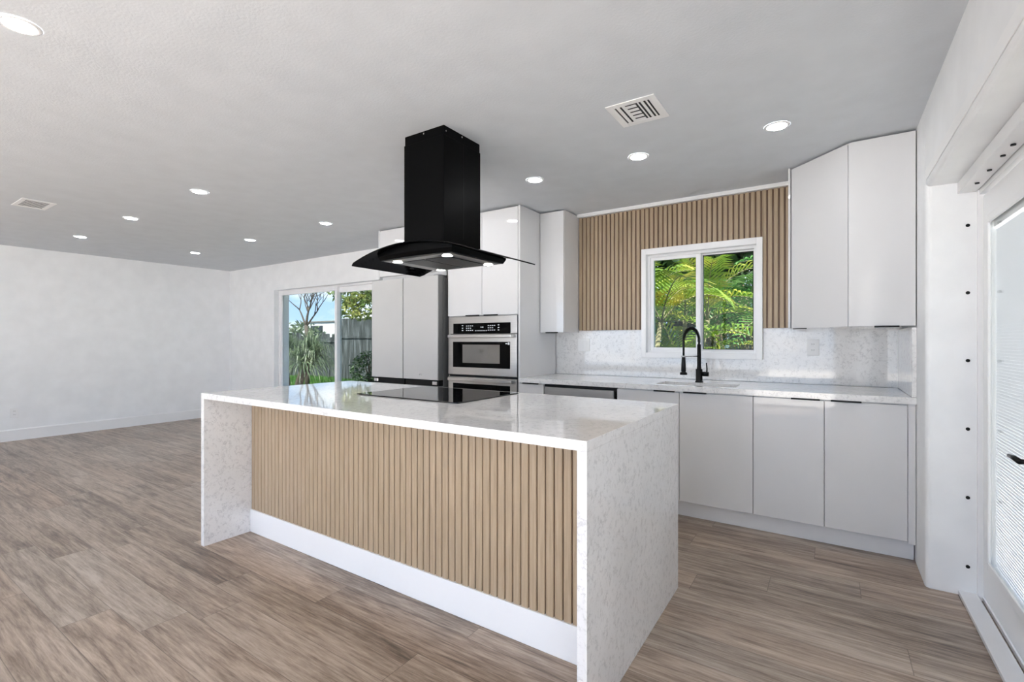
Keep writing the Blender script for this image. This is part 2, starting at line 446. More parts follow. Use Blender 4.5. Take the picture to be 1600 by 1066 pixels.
# unseen rear opening added for daylight, and panelled door that shows in the oven glass
w3 = root('added_rear_opening', (-3.65, YR - 0.1, 0)); structure(w3)
fm = MB()
for x in (RX0, RX0 + 2.07, RX0 + 4.13, RX1): fm.box(x - 0.03, x + 0.03, YR - 0.13, YR - 0.07, 0.0, RZ1)
fm.box(RX0, RX1, YR - 0.13, YR - 0.07, 0.0, 0.05).box(RX0, RX1, YR - 0.13, YR - 0.07, RZ1 - 0.05, RZ1)
build('frame', fm, M['upvc'], w3)
structure(build('patio', MB().box(-14, 1.0, -16, YR - 0.201, -0.2, -0.05).box(1.01, 9, -16, 4.32, -0.2, -0.05).box(-13, -4.0, YBO + 0.002, 8.4, -0.2, -0.08), M['patio']))  # unseen pale slabs added to bounce sunlight into the room
w4 = root('added_side_opening', (0.8, -1.0, 0)); structure(w4)  # unseen framed opening in the right wall, added for daylight
fm = MB().box(0.75, 0.81, -2.449, 0.299, 0.001, 0.04).box(0.75, 0.81, -2.449, 0.299, 2.0, 2.049)
for y in (-2.419, -1.075, 0.269): fm.box(0.75, 0.81, y - 0.03, y + 0.03, 0.04, 2.0)
build('frame', fm, M['upvc'], w4)
d3 = root('door_3', (-7.88, YR + 0.02, 0)); structure(d3)
dl = MB().box(-8.30, -7.46, YR + 0.001, YR + 0.04, 0.01, 2.03)
for cx in (-8.09, -7.67):
    for z0, z1 in ((0.2, 0.8), (0.92, 1.5), (1.6, 1.92)): dl.box(cx - 0.14, cx + 0.14, YR + 0.04, YR + 0.055, z0, z1, 0.012)
build('leaf', dl, M['trim'], d3)
build('knob', MB().cyl((-7.54, YR + 0.04, 0.96), 0.03, 0.06, 'y'), M['black'], d3)

# ------------------------------------------------------------------ sliding glass door in the living room
sl = root('door_1', ((SX0 + SX1) / 2, 4.22, 0.0)); structure(sl)
def ring(mb, x0, x1, z0, z1, w_, y0, y1, bev=0.0):
    mb.box(x0, x0 + w_, y0, y1, z0, z1, bev).box(x1 - w_, x1, y0, y1, z0, z1, bev)
    mb.box(x0 + w_, x1 - w_, y0, y1, z0, z0 + w_, bev).box(x0 + w_, x1 - w_, y0, y1, z1 - w_, z1, bev)
    return mb
build('frame', ring(MB(), SX0 + 0.001, SX1 - 0.001, 0.001, SZ1 - 0.001, 0.022, 4.165, 4.262), M['upvc'], sl)
mid = -5.69
for x0, x1, y0 in ((SX0 + 0.022, mid + 0.045, 4.17), (mid - 0.045, SX1 - 0.022, 4.216)):
    p = build('sash', ring(MB(), x0, x1, 0.023, SZ1 - 0.023, 0.05 if y0 < 4.2 else 0.075, y0, y0 + 0.042, 0.003), M['upvc'], sl)
    build('glass', MB().box(x0 + 0.05, x1 - 0.05, y0 + 0.018, y0 + 0.024, 0.07, SZ1 - 0.07), M['glass'], p)

# ------------------------------------------------------------------ kitchen window
kw = root('window_1', ((KX0 + KX1) / 2, 4.1, KZ0)); structure(kw)
def frame_ring(mb, X0, X1, Z0, Z1, x0, x1, z0, z1, y0, y1, bev=0.0):
    mb.box(X0, x0, y0, y1, Z0, Z1, bev).box(x1, X1, y0, y1, Z0, Z1, bev)
    mb.box(x0, x1, y0, y1, Z0, z0, bev).box(x0, x1, y0, y1, z1, Z1, bev)
    return mb
build('casing', frame_ring(MB(), -1.345, -0.42, 1.085, 2.008, -1.305, -0.462, 1.128, 1.958, 4.035, 4.155, 0.002), M['upvc'], kw)
build('frame', frame_ring(MB(), -1.305, -0.462, 1.128, 1.958, -1.285, -0.482, 1.146, 1.938, 4.09, 4.20), M['upvc'], kw)
s1 = build('sash', frame_ring(MB(), -1.285, -0.875, 1.146, 1.938, -1.258, -0.912, 1.170, 1.912, 4.10, 4.135, 0.002), M['upvc'], kw)
build('glass', MB().box(-1.262, -0.908, 4.115, 4.12, 1.166, 1.916), M['glass'], s1)
build('latch', MB().box(-0.90, -0.885, 4.092, 4.10, 1.50, 1.57, 0.002), M['upvc'], s1)
s2 = build('sash', frame_ring(MB(), -0.905, -0.482, 1.146, 1.938, -0.865, -0.495, 1.158, 1.924, 4.145, 4.18, 0.002), M['upvc'], kw)
build('glass', MB().box(-0.87, -0.49, 4.16, 4.165, 1.155, 1.928), M['glass'], s2)
build('pane_shadow', frame_ring(MB(), -0.867, -0.493, 1.156, 1.926, -0.862, -0.498, 1.161, 1.917, 4.143, 4.145), M['black'], s2)  # black edging stands in for the shadow line at this pane

# ------------------------------------------------------------------ patio doors on the right
structure(build('trim_2', MB().box(0.515, 0.583, DY0 + 0.001, DY1 - 0.001, 1.936, DZ - 0.001, 0.002), M['trim']), 'white track strip under the header of the patio door opening')
structure(build('trim_3', MB().box(0.518, 0.586, DY0 + 0.001, DY1 - 0.001, 0.001, 0.022, 0.003), M['plinth']), 'white threshold along the floor under the patio doors')
structure(build('trim_4', MB().box(XR - 0.0125, XR - 0.0085, DY0, DY1 - 0.03, DZ + 0.024, DZ + 0.075, 0.0015), M['trim']), 'thin white moulding along the lower edge of the patio door header')
t0 = None
for y, a in ((2.948, 'farthest back'), (2.75, 'second from the back'), (2.564, 'third from the back'), (2.441, 'nearest')):
    if t0 is None: t0 = t_ = build('track_screw', MB().cyl((0.552, y, 1.930), 0.008, 0.005, 'z', 12), M['black'])
    else:
        t_ = t0.copy(); COL.objects.link(t_); t_.location.y = y
    tag(t_, 'black screw under the white track above the patio door, %s' % a, 'screw', 'screws under the header track')
jh = [1.787, 1.464, 1.139, 0.811, 0.482, 0.151]
nm = ['topmost', 'second from the top', 'third from the top', 'third from the floor', 'second from the floor', 'lowest']
s0 = None
for z, a in zip(jh, nm):
    if s0 is None:
        s0 = build('jamb_screw', MB().cyl((0.552, DY1 - 0.004, z - 0.008), 0.008, 0.005, 'y', 12), M['black']); sc_ = s0
        base_z = s0.location.z - z
    else:
        sc_ = s0.copy(); COL.objects.link(sc_); sc_.location.z = base_z + z
    tag(sc_, 'black screw in white jamb beside patio door, %s of six' % a, 'screw', 'screws down the white door jamb')
pd = root('door_2', (0.62, 2.4, 0.0)); structure(pd)
build('frame', MB().box(0.584, 0.70, DY1 - 0.022, DY1 - 0.001, 0.001, DZ - 0.001).box(0.584, 0.70, DY0 + 0.001, DY0 + 0.022, 0.001, DZ - 0.001)
      .box(0.587, 0.70, DY0 + 0.022, DY1 - 0.022, 1.915, DZ - 0.001).box(0.60, 0.70, DY0 + 0.022, DY1 - 0.022, 0.001, 0.02), M['trim'], pd)
for (ya, yb, lev) in ((2.335, 3.098, True), (1.525, 2.325, False)):
    g0, g1 = ya + 0.12, yb - 0.10
    z0, z1 = 0.21, 1.775
    lf = MB()
    for a in ((ya, g0, 0.03, 1.905), (g1, yb, 0.03, 1.905), (g0, g1, 0.03, z0), (g0, g1, z1, 1.905)): lf.box(0.602, 0.645, *a)
    leaf = build('leaf', lf, M['trim'], pd)
    mo = MB()
    for a in ((g0 - 0.02, g0 + 0.018, z0 - 0.02, z1 + 0.02), (g1 - 0.018, g1 + 0.02, z0 - 0.02, z1 + 0.02), (g0 + 0.018, g1 - 0.018, z0 - 0.02, z0 + 0.018), (g0 + 0.018, g1 - 0.018, z1 - 0.018, z1 + 0.02)):
        mo.box(0.592, 0.602, *a, 0.004)
    build('glass_moulding', mo, M['trim'], leaf)
    build('glass', MB().box(0.606, 0.610, g0, g1, z0, z1), M['doorglass'], leaf)
    bl = MB(); z = z0 + 0.01
    while z < z1 - 0.05:
        bl.obox((0.624, g0 + 0.001, z), (0.624, g1 - 0.001, z), 0.0148, 0.0009, up=(0.97, 0, 0.24)); z += 0.0135
    build('blind', bl, M['blind'], leaf)
    build('blind_headrail', MB().box(0.614, 0.636, g0 + 0.005, g1 - 0.005, z1 - 0.04, z1 - 0.002), M['trim'], leaf)
    build('outer_glass', MB().box(0.638, 0.642, g0, g1, z0, z1), M['doorglass'], leaf)
    if lev:
        hd = MB().cyl((0.592, ya + 0.065, 0.80), 0.026, 0.010, 'x', 20).cyl((0.555, ya + 0.065, 0.80), 0.009, 0.04, 'x', 12)
        hd.tube([(0.558, ya + 0.06, 0.80), (0.556, ya + 0.12, 0.802), (0.558, ya + 0.18, 0.798)], [0.010, 0.009, 0.007])
        build('lever_handle', hd, M['black'], leaf, True)

# ------------------------------------------------------------------ slatted wall panel and backsplash
def slats(mb, x0, x1, y_front, depth, z0, z1, pitch, width):
    n = int(round((x1 - x0) / pitch)); p = (x1 - x0) / n
    for i in range(n):
        a = x0 + i * p + (p - width) / 2
        mb.prism([(a, y_front + depth), (a, y_front + 0.0025), (a + 0.0025, y_front), (a + width - 0.0025, y_front), (a + width, y_front + 0.0025), (a + width, y_front + depth)], z0, z1)
    return mb
def slats_around(x0, x1, z0, z1, hx0, hx1, hz0, hz1):
    mb = MB(); n = int(round((x1 - x0) / 0.0385)); p = (x1 - x0) / n; width = 0.0285
    for i in range(n):
        a = x0 + i * p + (p - width) / 2; e = a + width
        segs = [(a, e, z0, z1)]
        if e > hx0 and a < hx1:
            segs = []
            if a < hx0 - 0.004: segs.append((a, hx0, z0, z1))
            if e > hx1 + 0.004: segs.append((hx1, e, z0, z1))
            segs.append((max(a, hx0), min(e, hx1), hz1, z1))
        for s in segs:
            if s[1] - s[0] < 0.004: continue
            c_ = min(0.003, (s[1] - s[0]) / 4)
            mb.prism([(s[0], 4.066), (s[0], 4.056 + c_), (s[0] + c_, 4.056), (s[1] - c_, 4.056), (s[1], 4.056 + c_), (s[1], 4.066)], s[2], s[3])
    return mb
sp_ = root('slatted_wall_panel', (-1.09, 4.075, 1.322))
tag(sp_, 'light oak vertical slat panel on the back wall around the kitchen window', 'wall panel')
bk = MB().box(-1.943, -1.346, 4.066, YB - 0.001, 1.322, 2.36).box(-0.419, -0.236, 4.066, YB - 0.001, 1.322, 2.36).box(-1.346, -0.419, 4.066, YB - 0.001, 2.01, 2.36)
build('backing_board', bk, M['groove'], sp_)
build('slats', slats_around(-1.943, -0.236, 1.322, 2.36, -1.346, -0.419, 1.3, 2.01), M['slat'], sp_)
bs = MB().box(-2.185, -1.346, 4.072, YB - 0.001, 0.916, 1.320).box(-0.419, 0.396, 4.072, YB - 0.001, 0.916, 1.320).box(-1.346, -0.419, 4.072, YB - 0.001, 0.916, 1.084)
bs.box(0.376, 0.396, 3.405, 4.072, 0.916, 1.300)
tag(build('backsplash', bs, M['quartz']), 'speckled white quartz backsplash between worktop and slatted wall', 'backsplash')

# ------------------------------------------------------------------ worktop, sink, tap
KF = 3.40
SKX = (-1.06, -0.53); SKY_ = (3.50, 3.74)
ct = MB().box(-2.186, SKX[0], KF, 4.071, 0.878, 0.914).box(SKX[1], 0.396, KF, 4.071, 0.878, 0.914)
ct.box(SKX[0], SKX[1], KF, SKY_[0], 0.878, 0.914).box(SKX[0], SKX[1], SKY_[1], 4.071, 0.878, 0.914)
tag(build('worktop', ct, M['quartz']), 'long white quartz worktop with sink cutout along the back wall', 'worktop')
sk = MB(); x0, x1 = SKX; y0, y1 = SKY_; t = 0.012
sk.box(x0 - t, x0, y0 - t, y1 + t, 0.70, 0.877).box(x1, x1 + t, y0 - t, y1 + t, 0.70, 0.877).box(x0, x1, y0 - t, y0, 0.70, 0.877).box(x0, x1, y1, y1 + t, 0.70, 0.877).box(x0, x1, y0, y1, 0.69, 0.70)
sr = root('sink', ((x0 + x1) / 2, (y0 + y1) / 2, 0.69)); tag(sr, 'pale rectangular undermount sink set in the worktop below the window', 'sink')
build('basin', sk, M['sink'], sr)
build('drain', MB().lathe((-0.8, 3.62, 0.70), [(0.0, 0.003), (0.03, 0.003), (0.042, 0.001), (0.042, 0.0)]), M['steel'], sr, True)
fx, fy = -0.822, 3.80
ft = root('kitchen_tap', (fx, fy, 0.915)); tag(ft, 'black pull-down spring kitchen tap standing behind the sink', 'tap')
build('body', MB().lathe((fx, fy, 0.915), [(0.0, 0), (0.029, 0), (0.029, 0.006), (0.024, 0.010), (0.024, 0.098), (0.0165, 0.10), (0.0165, 0.11), (0.0145, 0.12), (0.0135, 0.285), (0.0, 0.285)], 28), M['black'], ft, True)
dv = Vector((-0.42, -0.9, 0)).normalized()
P0 = Vector((fx, fy, 0.915)); arcp = []
rad = 0.088
for i in range(41):
    a = PI * i / 40
    arcp.append(P0 + dv * (rad - rad * math.cos(a)) + Vector((0, 0, 0.30 + 0.105 * math.sin(a))))
for i in range(1, 7): arcp.append(P0 + dv * (2 * rad) + Vector((0, 0, 0.30 - 0.018 * i)))
build('hose', MB().tube([P0 + Vector((0, 0, 0.28))] + arcp, 0.0075, 10), M['black'], ft, True)
sp2 = []
tot = len(arcp) - 1
for i in range(30 * 8 + 1):
    f = i / (30 * 8) * (tot - 7); j = int(f); u = f - j
    p = arcp[j].lerp(arcp[min(j + 1, tot)], u); d = (arcp[min(j + 1, tot)] - arcp[j]).normalized()
    s = d.cross(dv.cross(Vector((0, 0, 1)))).normalized(); q = d.cross(s)
    a = 2 * PI * i / 8
    sp2.append(p + (s * math.cos(a) + q * math.sin(a)) * 0.0115)
build('spring', MB().tube(sp2, 0.0022, 5), M['black'], ft, True)
H0 = P0 + dv * (2 * rad)
build('spray_head', MB().lathe((H0.x, H0.y, 0.915), [(0.0, 0.20), (0.011, 0.20), (0.013, 0.185), (0.016, 0.14), (0.0175, 0.09), (0.014, 0.082), (0.025, 0.078), (0.026, 0.062), (0.0, 0.060)], 24), M['black'], ft, True)
build('holder_arm', MB().tube([P0 + Vector((0, 0, 0.195)), H0 + Vector((0, 0, 0.195))], 0.004, 8), M['chrome'], ft, True)['label'] = 'thin bright metal holder arm'
build('holder_ring', MB().cyl((H0.x, H0.y, 0.915 + 0.190), 0.0155, 0.012, 'z', 20), M['chrome'], ft, True)
lv = MB().cyl((fx + 0.02, fy, 0.915 + 0.062), 0.017, 0.048, 'x', 20)
lv.tube([(fx + 0.055, fy, 0.975), (fx + 0.056, fy, 1.02), (fx + 0.052, fy, 1.062)], [0.006, 0.005, 0.0045])
build('lever', lv, M['black'], ft, True)

# ------------------------------------------------------------------ cabinets
def handle(mb, x0, x1, y, z, h=0.009, d=0.018):
    return mb.box(x0, x1, y - d, y, z - h / 2, z + h / 2, 0.0015)
G = 0.0018
def base_cabinet(name, x0, x1, label, doors, loc_handles, carcass=True, fill=None):
    r_ = root(name, ((x0 + x1) / 2, 3.74, 0.112)); tag(r_, label, 'cabinet', 'white base cabinets under the worktop')
    build('carcass', MB().box(x0 + 0.001, x1 - 0.001, 3.4405, 4.04, 0.112, 0.66).box(x0 + 0.001, x1 - 0.001, 3.4405, 3.458, 0.66, 0.876)
          .box(x0 + 0.001, x0 + 0.018, 3.458, 4.04, 0.66, 0.876).box(x1 - 0.018, x1 - 0.001, 3.458, 4.04, 0.66, 0.876), M['lacquer'], r_)
    for (a, b), hs in zip(doors, loc_handles):
        dr = build('door', MB().box(a + G, b - G, 3.42, 3.44, 0.115, 0.868, 0.0015), M['lacquer'], r_)
        if hs: build('handle', handle(MB(), hs[0], hs[1], 3.42, 0.8715), M['black'], dr)
    if fill: build('filler', MB().box(fill[0], fill[1], 3.425, 3.4385, 0.10, 0.876), M['lacquer'], r_)
    return r_
base_cabinet('base_cabinet', -2.186, -1.952, 'narrow white base cabinet between oven tower and dishwasher', [(-2.186, -1.952)], [(-2.15, -2.0)])
base_cabinet('sink_cabinet', -1.325, -0.41, 'white two-door base cabinet under the sink', [(-1.325, -0.8715), (-0.8715, -0.41)], [(-1.046, -0.90), (-0.842, -0.692)])
base_cabinet('base_cabinet', -0.41, 0.394, 'white two-door base cabinet in the right corner, right of the sink cabinet', [(-0.41, -0.027), (-0.027, 0.36)], [(-0.199, -0.049), (0.005, 0.153)], fill=(0.362, 0.394))
tag(build('toe_kick', MB().box(-2.186, 0.392, 3.474, 3.486, 0.012, 0.111).box(-2.186, 0.392, 3.4755, 3.486, 0.0005, 0.012), M['plinth']), 'satin white toe kick board running under the base cabinets', 'plinth')
# dishwasher
dw = root('dishwasher', (-1.64, 3.75, 0.113)); tag(dw, 'stainless dishwasher with black top gap under the worktop', 'dishwasher')
build('tub', MB().box(-1.950, -1.327, 3.465, 4.03, 0.113, 0.874), M['black'], dw)
build('door', MB().box(-1.948, -1.352, 3.425, 3.463, 0.125, 0.850, 0.003), M['steel'], dw)
build('control_strip', MB().box(-1.948, -1.329, 3.43, 3.464, 0.8505, 0.873, 0.002), M['black'], dw)['label'] = 'black strip along the top of the door'

# tall oven tower
ot = root('oven_tower', (-2.59, 3.75, 0.0)); tag(ot, 'tall white glossy cabinet tower holding the wall oven', 'cabinet')
tw = MB()
tw.box(-2.208, -2.190, 3.432, 4.071, 0.001, 2.380).box(-2.995, -2.979, 3.452, 4.071, 0.001, 2.380)
tw.box(-2.979, -2.208, 4.05, 4.071, 0.001, 2.38).box(-2.979, -2.208, 3.452, 4.05, 1.452, 1.47).box(-2.979, -2.208, 3.452, 4.05, 2.362, 2.38).box(-2.979, -2.208, 3.452, 4.05, 0.10, 0.118)
build('carcass', tw, M['lacquer'], ot)
for a, b, h0, h1 in ((-2.993, -2.5935, -2.768, -2.621), (-2.5935, -2.2095, -2.564, -2.418)):
    d_ = build('door', MB().box(a + G, b - G, 3.43, 3.45, 1.456, 2.374, 0.0015), M['lacquer'], ot)
    build('handle', handle(MB(), h0, h1, 3.43, 1.4555), M['black'], d_)
build('drawer', MB().box(-2.991, -2.211, 3.43, 3.45, 0.12, 0.205, 0.0015), M['lacquer'], ot)
# wall oven with microwave above
wo = root('wall_oven', (-2.594, 3.7, 0.21)); tag(wo, 'stainless double wall oven with microwave above, built into the white tower', 'oven')
build('housing', MB().box(-2.977, -2.211, 3.447, 4.02, 0.212, 1.450), M['greyside'], wo)
build('side_trim', MB().box(-2.212, -2.2095, 3.424, 3.447, 0.212, 1.448), M['black'], wo)
cp = build('control_fascia', MB().box(-2.975, -2.2125, 3.420, 3.447, 1.290, 1.448, 0.003), M['steel'], wo)
cs = build('control_screen', MB().box(-2.915, -2.278, 3.416, 3.420, 1.292, 1.386, 0.001), M['ovenglass'], cp)
def marks(name, items):
    mb = MB()
    for cx, rz, w_ in items: mb.box(-2.917 + cx, -2.917 + cx + w_, 3.4152, 3.4158, rz, rz + 0.007)
    build(name, mb, M['display'], cp)
for x in (0.155, 0.40):
    marks('keypad_marks', [(x + 0.022 * i, rz, 0.013) for rz in (1.358, 1.338, 1.318) for i in range(4 if rz != 1.338 else 3)])
marks('clock_digits', [(0.32, 1.345, 0.010), (0.335, 1.345, 0.016)])
marks('function_marks', [(0.26 + 0.017 * i, 1.314, 0.008) for i in range(8)])
for x in (0.105, 0.508): marks('icon_marks', [(x, z, 0.016) for z in (1.362, 1.339, 1.318)])
def oven_door(z0, z1, w0, w1):
    d_ = build('oven_door', MB().box(-2.975, -2.2125, 3.414, 3.446, z0, z1, 0.004), M['steel'], wo)
    build('window_glass', MB().box(-2.915, -2.278, 3.4115, 3.414, w0, w1, 0.001), M['ovenglass'], d_)
    hb = MB().box(-2.945, -2.240, 3.368, 3.386, z1 - 0.034, z1 - 0.004, 0.004)
    for x in (-2.93, -2.265): hb.box(x, x + 0.02, 3.384, 3.416, z1 - 0.030, z1 - 0.008, 0.002)
    build('door_handle', hb, M['steel'], d_)
    return d_
mwd = oven_door(0.916, 1.287, 0.985, 1.218)
build('inner_window', MB().box(-2.80, -2.385, 3.4105, 3.4115, 1.027, 1.192), M['ovenwin'], mwd)['label'] = 'mirror-like inner window of the microwave door'
build('corner_mark', MB().box(-2.30, -2.283, 3.4107, 3.4114, 1.192, 1.212).box(-2.325, -2.305, 3.4107, 3.4114, 1.198, 1.206), M['display'], mwd)
build('gap_strip', MB().box(-2.973, -2.214, 3.430, 3.447, 0.898, 0.914), M['black'], wo)
oven_door(0.215, 0.896, 0.33, 0.838)

# narrow wall cabinet left of the slats
wc = root('wall_cabinet', (-2.067, 3.92, 1.30)); tag(wc, 'narrow white wall cabinet between oven tower and slatted wall', 'cabinet')
build('carcass', MB().box(-2.187, -1.946, 3.782, YB - 0.001, 1.303, 2.380), M['lacquer'], wc)
dr = build('door', MB().box(-2.183, -1.948, 3.762, 3.780, 1.301, 2.374, 0.0015), M['lacquer'], wc)
build('handle', handle(MB(), -2.12, -2.003, 3.762, 1.300), M['black'], dr)

# corner wall cabinet on the right: one slanted door, one straight door
cc = root('corner_wall_cabinet', (0.1, 3.75, 1.308)); tag(cc, 'white corner wall cabinet with one slanted and one straight door', 'cabinet')
build('carcass', MB().prism([(-0.232, YB - 0.001), (-0.232, 3.712), (-0.222, 3.712), (-0.214, 3.742), (0.086, 3.436), (0.104, 3.422), (0.394, 3.422), (0.394, YB - 0.001)], 1.310, 2.382), M['lacquer'], cc)
def slab(p, q, t, z0, z1, mb=None):
    p = Vector((p[0], p[1], 0)); q = Vector((q[0], q[1], 0)); d = (q - p).normalized(); n_ = Vector((-d.y, d.x, 0))
    a, b, c_, e = p, q, q + n_ * t, p + n_ * t
    return (mb or MB()).prism([(a.x, a.y), (b.x, b.y), (c_.x, c_.y), (e.x, e.y)], z0, z1, 0.0015)
d1 = build('door', slab((-0.214, 3.722), (0.0855, 3.412), 0.018, 1.309, 2.368), M['lacquer'], cc)
dd = Vector((0.2995, -0.31, 0)).normalized()
hA = Vector((-0.214, 3.722, 0)) + dd * 0.03; hB = hA + dd * 0.10; nn = Vector((-dd.y, dd.x, 0))
build('handle', slab(hA - nn * 0.016, hB - nn * 0.016, 0.018, 1.3035, 1.3085), M['black'], d1)
d2 = build('door', MB().box(0.092, 0.392, 3.400, 3.419, 1.309, 2.374, 0.0015), M['lacquer'], cc)
build('handle', handle(MB(), 0.21, 0.321, 3.400, 1.3065), M['black'], d2)

# cabinet above the fridge
ac = root('over_fridge_cabinet', (-3.46, 3.75, 1.885)); tag(ac, 'white wall cabinet mounted above the grey refrigerator', 'cabinet')
build('carcass', MB().box(-3.935, -2.997, 3.452, YB - 0.001, 1.895, 2.380), M['lacquer'], ac)
build('side_panel', MB().box(-3.953, -3.936, 3.432, YB - 0.001, 1.873, 2.382), M['lacquer'], ac)
build('filler', MB().box(-3.935, -3.05, 3.47, 3.488, 1.853, 1.8945), M['lacquer'], ac)  # added white board, lightens the shaded gap where wall would show
for a, b in ((-3.935, -3.466), (-3.466, -2.997)):
    build('door', MB().box(a + G, b - G, 3.432, 3.450, 1.896, 2.374, 0.0015), M['lacquer'], ac)

# refrigerator
fr = root('refrigerator', (-3.485, 3.7, 0.0)); tag(fr, 'tall pale grey four-door refrigerator standing left of the oven tower', 'refrigerator')
FX0, FX1, FY = -3.938, -3.031, 3.33
build('body', MB().box(FX0 + 0.005, FX1 - 0.005, FY + 0.085, 4.05, 0.03, 1.825, 0.004), M['greyside'], fr)
fm_ = (FX0 + FX1) / 2
lg = None
for i, (a, b) in enumerate(((FX0, fm_ - 0.004), (fm_ + 0.004, FX1))):
    for z0, z1 in ((0.858, 1.840), (0.05, 0.800)):
        d_ = build('door', MB().box(a, b, FY + 0.012, FY + 0.075, z0, z1, 0.004), M['greyside'], fr)
        build('front_panel', MB().box(a + 0.001, b - 0.001, FY, FY + 0.012, z0 + 0.002, z1 - 0.002, 0.003), M['greyfridge'], d_)['label'] = 'flat pale grey door panel'
        if i == 1 and z0 > 0.5:
            build('logo', MB().box(b - 0.235, b - 0.222, FY - 0.0006, FY, 0.898, 0.912).box(b - 0.218, b - 0.205, FY - 0.0006, FY, 0.898, 0.912), M['chrome'], d_)
build('centre_gap_shade', MB().box(fm_ - 0.0029, fm_ + 0.0029, FY + 0.016, FY + 0.08, 0.05, 1.838), M['black'], fr)  # black strip stands in for shade between the doors
build('handle_recess', MB().box(FX0 + 0.01, FX1 - 0.01, FY + 0.03, FY + 0.086, 0.801, 0.857), M['black'], fr)
for x in (FX0 + 0.02, FX1 - 0.08): build('hinge_block', MB().box(x, x + 0.06, FY + 0.012, FY + 0.05, 0.812, 0.846, 0.004), M['chrome'], fr)
build('top_hinge', MB().box(FX1 - 0.09, FX1 - 0.012, FY + 0.04, FY + 0.13, 1.8255, 1.850, 0.004), M['greyside'], fr)
build('foot', MB().box(FX0 + 0.05, FX1 - 0.05, FY + 0.12, 4.0, 0.0, 0.03), M['black'], fr)

# ------------------------------------------------------------------ island
IX0, IX1, IY0, IY1, IZ = -3.140, -0.628, 1.370, 2.442, 0.914
TH = 0.034
isl = root('kitchen_island', ((IX0 + IX1) / 2, (IY0 + IY1) / 2, 0)); tag(isl, 'large kitchen island with waterfall white quartz top and oak slat front', 'island')
build('worktop', MB().box(IX0, IX1, IY0, IY1, IZ - TH, IZ, 0.0012), M['quartz'], isl)
build('waterfall_side', MB().box(IX0, IX0 + TH, IY0, IY1, 0.001, IZ - TH), M['quartz'], isl)
build('waterfall_side', MB().box(IX1 - TH, IX1, IY0, IY1, 0.001, IZ - TH), M['quartz'], isl)
PY = 1.650
build('backing_board', MB().box(IX0 + TH + 0.001, IX1 - TH - 0.001, PY + 0.009, PY + 0.022, 0.146, IZ - TH - 0.001), M['groove'], isl)
build('slat_front', slats(MB(), IX0 + TH + 0.002, IX1 - TH - 0.002, PY, 0.009, 0.146, IZ - TH - 0.001, 0.0385, 0.0332), M['slat'], isl)['label'] = 'light oak vertical slat front'
build('base_board', MB().box(IX0 + TH + 0.001, IX1 - TH - 0.001, PY - 0.006, PY + 0.02, 0.001, 0.145, 0.0015), M['trim'], isl)['label'] = 'plain white base board'
build('carcass', MB().box(IX0 + TH + 0.001, IX1 - TH - 0.001, PY + 0.023, 2.37, 0.10, IZ - TH - 0.001), M['lacquer'], isl)
xs = [IX0 + TH + 0.002 + (IX1 - IX0 - 2 * TH - 0.004) * i / 4 for i in range(5)]
for a, b in zip(xs, xs[1:]):
    d_ = build('door', MB().box(a + G, b - G, 2.371, 2.390, 0.105, 0.868, 0.0015), M['lacquer'], isl)
    build('handle', MB().box(a + 0.05, a + 0.20, 2.390, 2.408, 0.866, 0.874, 0.0015), M['black'], d_)
# cooktop
ck = root('cooktop', (-1.91, 2.1, IZ + 0.0005)); tag(ck, 'black glass cooktop lying flush on the white island', 'cooktop')
build('glass_plate', MB().box(-2.292, -1.530, 1.828, 2.380, IZ + 0.0005, IZ + 0.0065, 0.002), M['blackglass'], ck)

# ------------------------------------------------------------------ range hood
HX, HY = -1.876, 2.108
hd = root('range_hood', (HX, HY, 1.66)); tag(hd, 'black island range hood with square chimney and curved glass canopy', 'range hood')
cxa, cxb, cya, cyb = -2.028, -1.727, 1.947, 2.270
def zg(x): # underside of the glass arch
    Rg = 1.271; dx = x - HX
    return 1.748 - Rg + math.sqrt(Rg * Rg - dx * dx)
build('chimney', MB().box(cxa, cxb, cya, cyb, 1.752, 2.338, 0.002), M['blacksteel'], hd)
up = build('upper_chimney', MB().box(cxa + 0.004, cxb - 0.004, cya + 0.004, cyb - 0.004, 2.330, C - 0.001), M['blacksteel'], hd)
build('screw', MB().cyl((cxa + 0.15, cya + 0.002, 2.375), 0.005, 0.003, 'y', 10), M['chrome'], up)
build('screw', MB().cyl((cxb - 0.005, cya + 0.02, 2.362), 0.004, 0.003, 'x', 10), M['chrome'], up)
build('screw', MB().cyl((cxb - 0.005, cya + 0.155, 2.375), 0.005, 0.003, 'x', 10), M['chrome'], up)
build('seam', MB().box(cxb - 0.001, cxb + 0.0012, HY - 0.002 + 0.003, HY + 0.004, 1.80, 2.336), M['black'], hd)
gl = MB(); n = 36; gw = 0.457; gy0, gy1 = 1.813, 2.397
b = gl.b; rows_ = []
for i in range(n + 1):
    x = HX - gw + 2 * gw * i / n
    cut = 0.0
    e = min(1.0, (gw - abs(x - HX)) / 0.03); cut = 0.012 * (1 - math.sqrt(max(0, 1 - (1 - e) ** 2)))
    rows_.append([b.verts.new((x, y, zg(x) + t)) for y, t in ((gy0 + cut, 0), (gy1 - cut, 0), (gy1 - cut, 0.006), (gy0 + cut, 0.006))])
for A, B_ in zip(rows_, rows_[1:]):
    for k in range(4):
        j = (k + 1) % 4; b.faces.new((A[k], A[j], B_[j], B_[k]))
b.faces.new(rows_[0]); b.faces.new(rows_[-1][::-1])
build('glass_canopy', gl, M['hoodglass'], hd)
